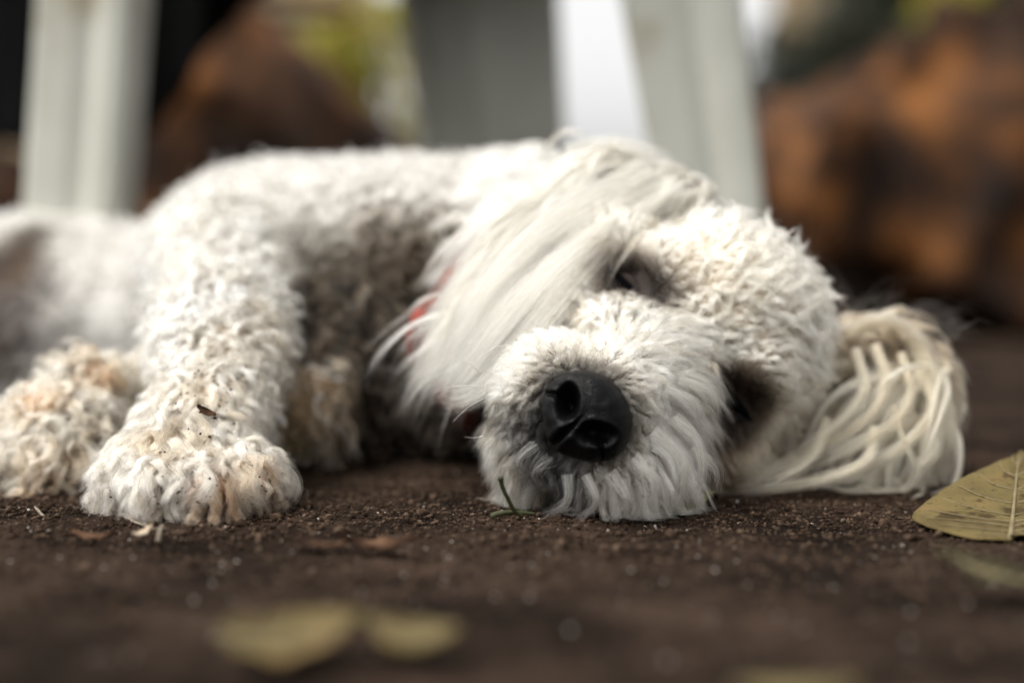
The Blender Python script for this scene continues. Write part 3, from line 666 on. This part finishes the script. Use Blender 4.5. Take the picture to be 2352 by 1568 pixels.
for pts in [[(1172, 792, .575), (1130, 800, .57), (1090, 832, .565)], [(1105, 858, .57), (1085, 840, .565), (1066, 828, .56)], [(1110, 893, .565), (1070, 885, .56), (1022, 890, .555)],
            [(1110, 915, .565), (1075, 935, .56), (1040, 968, .555)], [(1110, 1000, .56), (1090, 1005, .555), (1068, 1003, .55)]]:
    vs, fs = tube(bez([P(*p) for p in pts], 8), lambda k: .00010*(1-.8*k)+.00002, 6); pmesh('whisker', vs, fs, M_WH, dog)
M_CLAW, t, b = newmat('claw'); b.inputs['Base Color'].default_value = (.30, .22, .16, 1); b.inputs['Roughness'].default_value = .35
for (u, v, y) in [(378, 1140, .566), (424, 1140, .565), (520, 1140, .566)]:
    vs, fs = tube(bez([P(u, v, y)+Vector((0, .006, .003)), P(u, v+12, y), P(u, v+26, y-.003)], 6), lambda k: .0024*(1-.6*k*k), 10); pmesh('claw', vs, fs, M_CLAW, dog)

# ------------------------------------------------------------------ white plastic chair
M_PL = noisemat('white_plastic', [(.34, (.30, .27, .20)), (.44, (.43, .43, .375)), (.7, (.51, .51, .45))], 8, .38, bump=.05, bscale=60)
chair = tag(empty('plastic_chair', (-.13, 1.2, 0)), 'white plastic garden chair standing on the soil behind the sleeping dog', 'chair')
def cleg(top, bot, wt, wb, dt, db, side, yaw):
    """L-shaped moulded leg: broad face, rounded ridge, side flange"""
    n = 24; vs = []; fs = []
    prof = [(-.5, .10), (-.47, .0), (-.1, -.02), (.08, .05), (.2, -.12), (.36, -.16), (.47, -.10), (.5, .02), (.5, 1.), (.44, 1.), (.44, .12), (.2, .03), (.08, .16), (-.1, .10)]
    for i in range(n+1):
        k = i/n; c = top.lerp(bot, k); w_ = wt+(wb-wt)*k; d_ = dt+(db-dt)*k
        for (x, y) in prof:
            q = Vector((x*w_*side, y*d_, 0)); q.rotate(Matrix.Rotation(yaw, 3, 'Z')); vs.append(c+q)
    m_ = len(prof)
    for i in range(n):
        for j in range(m_): fs.append((i*m_+j, i*m_+(j+1) % m_, (i+1)*m_+(j+1) % m_, (i+1)*m_+j))
    fs.append(tuple(range(m_))); fs.append(tuple(range(n*m_, (n+1)*m_)))
    o = pmesh('leg', vs, fs, M_PL, chair, smooth=False)
    mb = o.modifiers.new('b', 'BEVEL'); mb.width = .0025; mb.segments = 2; mb.limit_method = 'ANGLE'
    return o
def G0(u, Y, z): return Vector(((u-1176)/FPX*Y, Y, z))
cleg(G0(238, 1.0, .42), G0(128, 1.0, .0), .072, .070, .05, .04, 1, 0)
cleg(G0(1500, 1.0, .42), G0(1703, 1.0, .0), .098, .064, .05, .04, 1, R(6))
cleg(G0(1105, 1.38, .42), G0(1190, 1.38, .0), .150, .120, -.05, -.04, -1, R(-12))
cleg(G0(215, 1.38, .42), G0(160, 1.38, .0), .090, .070, -.05, -.04, 1, R(10))
def slab(name, corners_t, thick, mat, parent, n=16, dip=.0, bev=.006):
    a, b_, c, d = [Vector(x) for x in corners_t]; vs = []; fs = []
    for i in range(n+1):
        for j in range(n+1):
            p = a.lerp(b_, i/n).lerp(d.lerp(c, i/n), j/n); nn = (b_-a).cross(d-a).normalized()
            p = p-nn*dip*(math.sin(math.pi*i/n)*math.sin(math.pi*j/n)); vs.append(p)
    for i in range(n):
        for j in range(n): fs.append((i*(n+1)+j, (i+1)*(n+1)+j, (i+1)*(n+1)+j+1, i*(n+1)+j+1))
    o = pmesh(name, vs, fs, mat, parent); md = o.modifiers.new('s', 'SOLIDIFY'); md.thickness = thick; md.offset = 0
    return o
slab('seat', [(-.33, .955, .432), (.16, .955, .432), (.07, 1.43, .415), (-.45, 1.43, .415)], .012, M_PL, chair, dip=.02)
slab('backrest', [(-.44, 1.445, .43), (.05, 1.445, .43), (.06, 1.56, .88), (-.45, 1.56, .88)], .012, M_PL, chair, dip=-.03)
for sx, x0, x1 in ((1, .135, .075), (-1, -.315, -.455)):
    vs, fs = tube(bez([(x0, .99, .425), (x0+.02*sx, .98, .55), (x0+.03*sx, 1.05, .645), ((x0+x1)/2+.03*sx, 1.3, .655), (x1, 1.50, .66)], 10), .016, 12); pmesh('armrest', vs, fs, M_PL, chair)

# ------------------------------------------------------------------ black cloth over the chair back
M_BLK = noisemat('black_cloth', [(.3, (.0015, .0015, .0017)), (.7, (.003, .003, .003))], 30, .95, spec=.1)
vs = []; fs = []; nx_, nz_ = 40, 40
for j in range(nz_+1):
    k = j/nz_
    for i in range(nx_+1):
        s_ = i/nx_; zb = .26-.02*math.sin(s_*5)+(.0 if s_ < .62 else 0)+.34*max(0, s_-.62)*1.15
        x = -.62+.35*s_+.012*math.sin(k*3); z = zb+(.80-zb)*k
        x += .05*max(0, s_-.6)*k
        y = 1.60+.012*math.sin(s_*22+k*3)*(1.1-k)+.006*math.sin(s_*47)
        vs.append((x, y, z))
for j in range(nz_):
    for i in range(nx_): a = j*(nx_+1)+i; fs.append((a, a+1, a+nx_+2, a+nx_+1))
o = pmesh('black_cloth', vs, fs, M_BLK); md = o.modifiers.new('s', 'SOLIDIFY'); md.thickness = .006
tag(o, 'black cloth hanging in folds behind the left leg of the white chair', 'cloth')

# ------------------------------------------------------------------ brown sacks
def sack(loc, size, seed, mat, label, rot=0, taper=0., lean=0., folds=7, sharp=.10, group='brown sacks slumped behind the chair'):
    root = tag(empty('cloth_sack', loc, (0, 0, rot)), label, 'sack', group)
    nu, nv2 = 90, 60; vs = []; fs = []; rs = random.Random(seed); ph0 = rs.random()*9
    for j in range(nv2+1):
        ph = math.pi*j/nv2
        for i in range(nu):
            th = 2*math.pi*i/nu; c = math.cos(ph); a = math.sin(ph)*math.cos(th); q = math.sin(ph)*math.sin(th)
            se = lambda x, e: math.copysign(abs(x)**e, x)
            p = Vector((se(a, .8)*size[0], se(q, .8)*size[1], (se(c, .75))*size[2]))
            nn = mnoise(Vector((a*1.3+seed, q*1.3, c*1.3)))*.9
            fd = 1-abs(math.sin(folds*(a*.6+c*.8+nn*.5)+ph0)); fd2 = 1-abs(math.sin(folds*1.7*(c*.5-a*.9+nn*.4)+ph0*2))
            p *= 1+nn*.22+sharp*fd**2+sharp*.6*fd2**3
            if c > .55: p.x *= 1-.45*(c-.55)/.45; p.y *= 1-.3*(c-.55)/.45
            p.z += size[2]; p.z = max(p.z, 0.0); hh = p.z/(2*size[2]); p.x = p.x*(1-taper*hh)+lean*hh
            vs.append(p)
    for j in range(nv2):
        for i in range(nu): fs.append((j*nu+i, (j+1)*nu+i, (j+1)*nu+(i+1) % nu, j*nu+(i+1) % nu))
    me = bpy.data.meshes.new('sack_body'); me.from_pydata([tuple(v) for v in vs], [], fs); me.update()
    o = bpy.data.objects.new('sack_body', me); COL.objects.link(o); o.parent = root; me.materials.append(mat)
    me.polygons.foreach_set('use_smooth', [True]*len(me.polygons))
    top = Vector((0, 0, size[2]*1.95)); vs2, fs2 = tube([top+Vector((math.cos(a)*.05*size[0]/.2, math.sin(a)*.05*size[0]/.2, 0)) for a in np.linspace(0, 6.2, 20)], .008, 8)
    me2 = bpy.data.meshes.new('tie'); me2.from_pydata([tuple(v) for v in vs2], [], fs2); o2 = bpy.data.objects.new('tie', me2); COL.objects.link(o2); o2.parent = root; me2.materials.append(mat)
    return root
M_SACK = noisemat('brown_sacking', [(.38, (.004, .0016, .0005)), (.5, (.040, .0145, .003)), (.64, (.19, .072, .016))], 5, .9, bump=.3, bscale=120)
sack((-.33, 2.15, 0), (.36, .17, .255), 3, M_SACK, 'pointed brown sack slumped between the two left legs of the chair', 0, taper=.68, lean=-.10)
sack((-.92, 2.3, 0), (.17, .15, .16), 5, M_SACK, 'small reddish brown sack left of the left chair leg', .4)
sack((.78, 2.5, 0), (.26, .18, .24), 11, M_SACK, 'large brown sack with diagonal folds to the right of the chair', .2, folds=3.2, sharp=.48)
sack((1.18, 2.9, 0), (.27, .2, .29), 14, M_SACK, 'brown sack at the right edge, furthest from the chair', .9, folds=3.2, sharp=.48)
sack((.50, 2.9, 0), (.17, .15, .19), 17, M_SACK, 'low brown sack just right of the right chair leg', .6, folds=4)

# ------------------------------------------------------------------ shrubs, tree, wall
def leafcloud(name, ctr, rad, n, size, mats, seed, parent, gapf=.35):
    rs = np.random.default_rng(seed); k = 34; cl = norm(rs.normal(size=(k, 3)))*rs.random((k, 1))**.4*.85; cr = rs.uniform(.16, .34, k)
    ci = rs.integers(0, k, n); p = cl[ci]+norm(rs.normal(size=(n, 3)))*(rs.random((n, 1))**.5)*cr[ci][:, None]
    p = p*np.array(rad)+np.array(ctr); p = p[p[:, 2] > .01]; n = len(p)
    d1 = norm(rs.normal(size=(n, 3))+v3(0, 0, -.3)); d2 = norm(np.cross(d1, rs.normal(size=(n, 3)))); s_ = size*rs.uniform(.6, 1.3, (n, 1))
    V_ = np.stack([p, p+d1*s_*.5+d2*s_*.24, p+d1*s_, p+d1*s_*.5-d2*s_*.24], 1).reshape(-1, 3)
    me = bpy.data.meshes.new(name); me.from_pydata(V_.tolist(), [], (np.arange(n*4).reshape(-1, 4)).tolist())
    for m_ in mats: me.materials.append(m_)
    me.polygons.foreach_set('material_index', rs.integers(0, len(mats), n).astype(np.int32)); me.update()
    o = bpy.data.objects.new(name, me); COL.objects.link(o); o.parent = parent; o.matrix_parent_inverse = parent.matrix_world.inverted(); return o
def lm(name, c, tr=.25):
    m, t, b = newmat(name); b.inputs['Base Color'].default_value = (*c, 1); b.inputs['Roughness'].default_value = .5
    tl = nd(t, 'ShaderNodeBsdfTranslucent'); tl.inputs[0].default_value = (*c, 1); mx = nd(t, 'ShaderNodeMixShader'); mx.inputs[0].default_value = tr
    o = t.nodes['Material Output']; t.links.new(b.outputs[0], mx.inputs[1]); t.links.new(tl.outputs[0], mx.inputs[2]); t.links.new(mx.outputs[0], o.inputs[0]); return m
LY = [lm('leaf_yellow_green', (.42, .40, .03)), lm('leaf_lime', (.25, .28, .02)), lm('leaf_ochre', (.40, .28, .05))]
LD = [lm('leaf_dark', (.018, .024, .010)), lm('leaf_deep', (.028, .034, .014)), lm('leaf_dull', (.04, .04, .025))]
M_BARK = noisemat('bark', [(.3, (.05, .045, .04)), (.7, (.13, .12, .10))], 9, .9, bump=.5)
def shrub(loc, rad, h, n, size, mats, seed, label, name='shrub', cat='shrub', trunk=.03):
    r_ = tag(empty(name, (loc[0], loc[1], 0)), label, cat); bpy.context.view_layer.update()
    leafcloud('foliage', (loc[0], loc[1], h), rad, n, size, mats, seed, r_)
    rs = random.Random(seed); vs, fs = [], []
    for k in range(6):
        a = rs.random()*6.28; e = Vector((loc[0]+math.cos(a)*rad[0]*.5, loc[1]+math.sin(a)*rad[1]*.5, h+rad[2]*.5*rs.random()))
        v2, f2 = tube(bez([(loc[0], loc[1], 0), (loc[0]+.02*math.cos(a), loc[1]+.02*math.sin(a), h*.45), e], 6), lambda q: trunk*(1-.75*q), 8)
        fs += [tuple(i+len(vs) for i in f) for f in f2]; vs += v2
    pmesh('trunk', vs, fs, M_BARK, r_); return r_
shrub((-.38, 3.6), (.20, .2, .40), .50, 5000, .035, LY, 2, 'yellow green shrub growing just left of the shaded chair leg', trunk=.015)
shrub((-.95, 5.0), (.55, .3, .42), .55, 6000, .05, [LY[2], LY[1], LD[2]], 3, 'pale yellow green shrub against the tan wall behind the pointed sack', trunk=.02)
shrub((1.15, 4.2), (.50, .4, .75), .75, 16000, .05, LD, 4, 'dark green bush just right of the chair', trunk=.03)
shrub((2.0, 4.4), (.60, .4, .85), .80, 16000, .05, LD, 5, 'dark green bush at the right edge behind the brown sacks', trunk=.03)
shrub((1.13, 3.7), (.10, .1, .10), .80, 900, .035, LY, 6, 'small yellow green sapling in front of the dark green bushes', name='sapling', cat='sapling', trunk=.006)
M_WALL = noisemat('tan_wall', [(.3, (.24, .18, .11)), (.7, (.36, .28, .17))], 3, .9, bump=.3, bscale=40)
def wall(x0, x1, y, h, label):
    vs = []; fs = []
    n = 30
    for i in range(n+1):
        x = x0+(x1-x0)*i/n
        for (yy, zz) in ((y, -.05), (y, h), (y-.02, h), (y-.02, h+.05), (y+.17, h+.05), (y+.17, h), (y+.15, h), (y+.15, -.05)): vs.append((x, yy, zz+.006*math.sin(x*9)))
    for i in range(n):
        for j in range(8): fs.append((i*8+j, i*8+(j+1) % 8, (i+1)*8+(j+1) % 8, (i+1)*8+j))
    fs += [tuple(range(8)), tuple(range(n*8, n*8+8))]
    return tag(pmesh('garden_wall', vs, fs, M_WALL, smooth=False), label, 'wall')
wall(-9, -.62, 6.2, 1.9, 'tan garden wall left of the bright opening'); wall(1.15, 9, 6.2, 1.9, 'tan garden wall right of the bright opening')

# ------------------------------------------------------------------ fallen leaves and litter
m, t, b = newmat('fallen_leaf')
n1 = noise_node(t, 30, 4); r1 = ramp(t, n1.outputs['Fac'], [(.3, (.052, .034, .014)), (.5, (.105, .080, .030)), (.72, (.155, .100, .042))])
n2 = noise_node(t, 420, 3, .6); r2 = ramp(t, n2.outputs['Fac'], [(.30, (.10, .08, .06)), (.40, (1, 1, 1))])
n3 = noise_node(t, 70, 3, .6); r3 = ramp(t, n3.outputs['Fac'], [(.36, (.22, .15, .11)), (.43, (1, 1, 1))])
mx = nd(t, 'ShaderNodeMix', data_type='RGBA', blend_type='MULTIPLY'); mx.inputs[0].default_value = .85; mx2 = nd(t, 'ShaderNodeMix', data_type='RGBA', blend_type='MULTIPLY'); mx2.inputs[0].default_value = .7
t.links.new(r1.outputs[0], mx.inputs[6]); t.links.new(r2.outputs[0], mx.inputs[7]); t.links.new(mx.outputs[2], mx2.inputs[6]); t.links.new(r3.outputs[0], mx2.inputs[7]); t.links.new(mx2.outputs[2], b.inputs['Base Color'])
b.inputs['Roughness'].default_value = .7; b.inputs['Specular IOR Level'].default_value = .12; bp = nd(t, 'ShaderNodeBump'); bp.inputs['Strength'].default_value = .4; bp.inputs['Distance'].default_value = .0004
t.links.new(n2.outputs['Fac'], bp.inputs['Height']); t.links.new(bp.outputs[0], b.inputs['Normal'])
M_LEAF = m
M_VEIN = noisemat('leaf_vein', [(.35, (.13, .10, .05)), (.7, (.20, .165, .09)), (.8, (.09, .04, .018))], 120, .6)
M_DRY = noisemat('dry_leaf', spec=.08, stops= [(.36, (.016, .009, .006)), (.5, (.055, .028, .016)), (.64, (.12, .068, .040))], scale=60, rough=.8, bump=.4, bscale=400)
def grid_leaf(rows, mat, name, label, cat, veins=True, thick=.0004, group=None, rough=.0005):
    """rows: list of (left, mid, right) points along the midrib"""
    root = tag(empty(name, rows[0][1]), label, cat, group); bpy.context.view_layer.update()
    Ls, Ms, Rs = [bez([r[k] for r in rows], 10) for k in (0, 1, 2)]; vs = []; fs = []; n = 14; K = len(Ms)
    for i in range(K):
        for j in range(-n, n+1):
            q = abs(j)/n; e = Ls[i] if j < 0 else Rs[i]; p = Ms[i].lerp(e, q)
            vein = abs(((i/K*9-q*1.6) % 1)-.5)*2
            p = p+Vector((0, 0, -.0012*max(0, vein-.72)/.28*(1-q)*veins+.0035*q*(1-q)*(1)+mnoise(p*90)*rough+mnoise(p*400)*rough*.3)); vs.append(p)
    m_ = 2*n+1
    for i in range(K-1):
        for j in range(m_-1): fs.append((i*m_+j, i*m_+j+1, (i+1)*m_+j+1, (i+1)*m_+j))
    o = pmesh('blade', vs, fs, mat, root); md = o.modifiers.new('s', 'SOLIDIFY'); md.thickness = thick; md.offset = -1
    if veins:
        v2, f2 = tube([p+Vector((0, 0, .0004)) for p in Ms], lambda k: .0011*(1-.7*k), 8); pmesh('midrib', v2, f2, M_VEIN, root)
        for i in range(4, K-4, max(3, K//9)):
            for E_ in (Ls, Rs):
                k2 = min(K-1, i+K//10)
                pts = [Ms[i], Ms[i].lerp(E_[min(K-1, i+K//22)], .4)+Vector((0, 0, .0012)), Ms[k2].lerp(E_[k2], .86)+Vector((0, 0, .0009))]
                v2, f2 = tube(bez(pts, 8), lambda k: .00035*(1-.75*k)+.00005, 6); pmesh('vein', v2, f2, M_VEIN, root)
    return root
def PL(u, v): return P(u, v, .525+.10*(1248-v)/196)+Vector((0, 0, .0015))
rows = []
for (lu, lv, mu, mv) in [(2316, 1250, 2318, 1250), (2225, 1243, 2322, 1232), (2118, 1212, 2324, 1214), (2096, 1190, 2326, 1198), (2140, 1150, 2330, 1160), (2205, 1108, 2334, 1115), (2290, 1068, 2338, 1075), (2338, 1050, 2340, 1050)]:
    l_, m_ = PL(lu, lv), PL(mu, mv); rows.append((l_, m_, Vector((2*m_.x-l_.x, l_.y, l_.z+.002))))
grid_leaf(rows, M_LEAF, 'fallen_leaf', 'large speckled yellow green leaf at the right edge beside the ear', 'leaf')
def oleaf(c, L, W, yaw, tilt, roll, curl, label, mat=None, group=None, name='fallen_leaf', cat='leaf', veins=True, rag=.10):
    rj = random.Random(int(abs(c.x)*1e5)+7)
    M_ = Matrix.Translation(c) @ Matrix.Rotation(yaw, 4, 'Z') @ Matrix.Rotation(tilt, 4, 'Y') @ Matrix.Rotation(roll, 4, 'X'); rows = []
    for k in np.linspace(0, 1, 8):
        w_ = W*.5*math.sin(math.pi*min(1, k*.92+.04))**.8*(1.08-.25*k) if 0 < k < 1 else .0004
        zc = curl*L*(2*k-1)**2+rj.uniform(-1, 1)*rag*.10*L; wa_, wb_ = w_*(1+rj.uniform(-2, 1)*rag), w_*(1+rj.uniform(-2, 1)*rag)
        rows.append((M_ @ Vector(((k-.5)*L, wa_, zc+curl*W*.6)), M_ @ Vector(((k-.5)*L, 0, zc)), M_ @ Vector(((k-.5)*L, -wb_, zc+curl*W*rj.uniform(.2, 1.4)))))
    return grid_leaf(rows, mat or M_LEAF, name, label, cat, veins=veins, group=group)
oleaf(G(668, 1468, .006), .037, .029, R(8), R(-4), R(14), .10, 'broad blurred yellow green leaf in the near foreground, the larger of a pair')
oleaf(G(948, 1462, .006), .025, .016, R(-12), R(5), R(16), .12, 'narrow blurred yellow green leaf in the near foreground, right of a broader one')
oleaf(G(1830, 1590, .002), .030, .014, R(6), 0, R(8), .06, 'yellowish leaf cut off by the bottom edge of the photo')
oleaf(G(2310, 1330, .006), .040, .020, R(-20), R(8), R(12), .12, 'dark greenish leaf low at the right edge', mat=noisemat('dull_leaf', [(.3, (.008, .008, .005)), (.7, (.028, .025, .013))], 60, .9, spec=.05))
oleaf(G(745, 1256, .002), .026, .010, R(-6), 0, R(4), .12, 'brown dry leaf scrap on the soil below the gap between paw and muzzle, left one', mat=M_DRY, name='dry_leaf', veins=False, rag=.38)
oleaf(G(870, 1254, .003), .028, .011, R(4), R(3), R(8), .14, 'curled red brown dry leaf scrap beside a flatter one in front of the dog', mat=M_DRY, name='dry_leaf', veins=False, rag=.38)
oleaf(G(1590, 1155, .004), .022, .006, R(25), R(-14), R(30), .05, 'slender olive leaf lying under the cheek of the dog', mat=noisemat('olive_leaf', [(.3, (.05, .055, .02)), (.7, (.12, .12, .05))], 80, .6), name='thin_leaf')
M_TWIG = noisemat('twig', [(.3, (.10, .08, .06)), (.7, (.26, .22, .17))], 200, .85, bump=.4)
M_STEM = noisemat('green_stem', [(.3, (.020, .022, .008)), (.7, (.05, .052, .018))], 300, .5)
def stick(pts, r, mat, label, name='twig', cat='twig', n=10):
    vs, fs = tube(bez([Vector(p) for p in pts], n), r if callable(r) else (lambda k: r*(1-.4*k)), 8)
    vs = [v+Vector((mnoise(v*600), mnoise(v*600+Vector((9, 0, 0))), mnoise(v*600+Vector((0, 9, 0)))))*.0002 for v in vs]
    return tag(pmesh(name, vs, fs, mat), label, cat)
stick([P(1149, 1096, .545), P(1155, 1120, .546), P(1166, 1143, .547), P(1180, 1170, .549), P(1200, 1186, .551)], lambda k: .00085+.0004*math.exp(-(k/.08)**2), M_STEM, 'short dark green stalk standing against the chin of the dog', 'stalk', 'stalk')
stick([P(1128, 1186, .550), P(1150, 1178, .551), P(1185, 1176, .552), P(1230, 1180, .553)], .0013, M_STEM, 'dark stalk lying on the soil in front of the chin', 'stalk', 'stalk')
stick([G(265, 1190, .001), G(310, 1198, .002), G(350, 1212, .003), G(385, 1214, .002)], .0006, M_TWIG, 'thin pale twig on the soil in front of the large paw')
stick([G(362, 1245, .001), G(366, 1222, .004), G(372, 1206, .005)], .0009, M_TWIG, 'stubby pale twig leaning upright in front of the large paw')
stick([G(80, 1165, .001), G(95, 1180, .002), G(104, 1190, .001)], .0007, M_TWIG, 'short curved twig on the soil by the blurred paw')
M_HUSK = noisemat('husk', [(.3, (.28, .20, .13)), (.7, (.60, .50, .38))], 200, .8)
oleaf(G(330, 1225, .003), .008, .004, R(40), R(-20), R(10), .2, 'pale torn husk on the soil in front of the large paw', mat=M_HUSK, name='husk', cat='husk', veins=False)
oleaf(G(215, 1234, .002), .016, .006, R(4), 0, R(6), .12, 'dull brown bark flake on the soil left of the pale husk', mat=M_DRY, name='bark_flake', cat='bark', veins=False)
oleaf(G(415, 1228, .003), .010, .005, R(-10), R(5), R(6), .2, 'small dark bark flake on the soil right of the pale husk', mat=M_CRUMB, name='bark_flake', cat='bark', veins=False)
h_, n__, _, _ = bvh.ray_cast(Vector((0, 0, CAMH)), (P(468, 992, 1)-Vector((0, 0, CAMH))).normalized())
if h_: oleaf(h_+Vector(n__)*.010, .009, .0032, R(-20), R(20), R(60), .15, 'chip of brown bark caught in the curls of the large paw', mat=M_DRY, name='bark_chip', cat='bark', veins=False)

# specks of soil caught in the coat
ico = bmesh.new(); rs = random.Random(4)
for k in range(170):
    u, v = rs.choice([(rs.gauss(430, 110), rs.gauss(1000, 90)), (rs.gauss(500, 80), rs.gauss(830, 100)), (rs.gauss(500, 80), rs.gauss(900, 100)), (rs.gauss(150, 80), rs.gauss(950, 60)), (rs.uniform(1130, 1560), rs.gauss(1165, 14)), (rs.uniform(250, 640), rs.gauss(1140, 14))])
    o_ = Vector((0, 0, CAMH)); h_, n__, _, _ = bvh.ray_cast(o_, (P(u, v, 1)-o_).normalized())
    if not h_: continue
    c = h_+(o_-h_).normalized()*rs.uniform(.008, .013); r_ = rs.uniform(.0002, .0006)
    bmesh.ops.create_icosphere(ico, subdivisions=1, radius=1, matrix=Matrix.Translation(c) @ Matrix.Rotation(rs.random()*3, 4, 'X') @ Matrix.Diagonal((r_*rs.uniform(.6, 2), r_, r_*rs.uniform(.6, 1.5), 1)))
me = bpy.data.meshes.new('soil_specks'); ico.to_mesh(me); ico.free()
tag(link('soil_specks', me, M_CRUMB, smooth=False), 'tiny dark specks of soil caught in the curls of the dog', 'soil', kind='stuff')
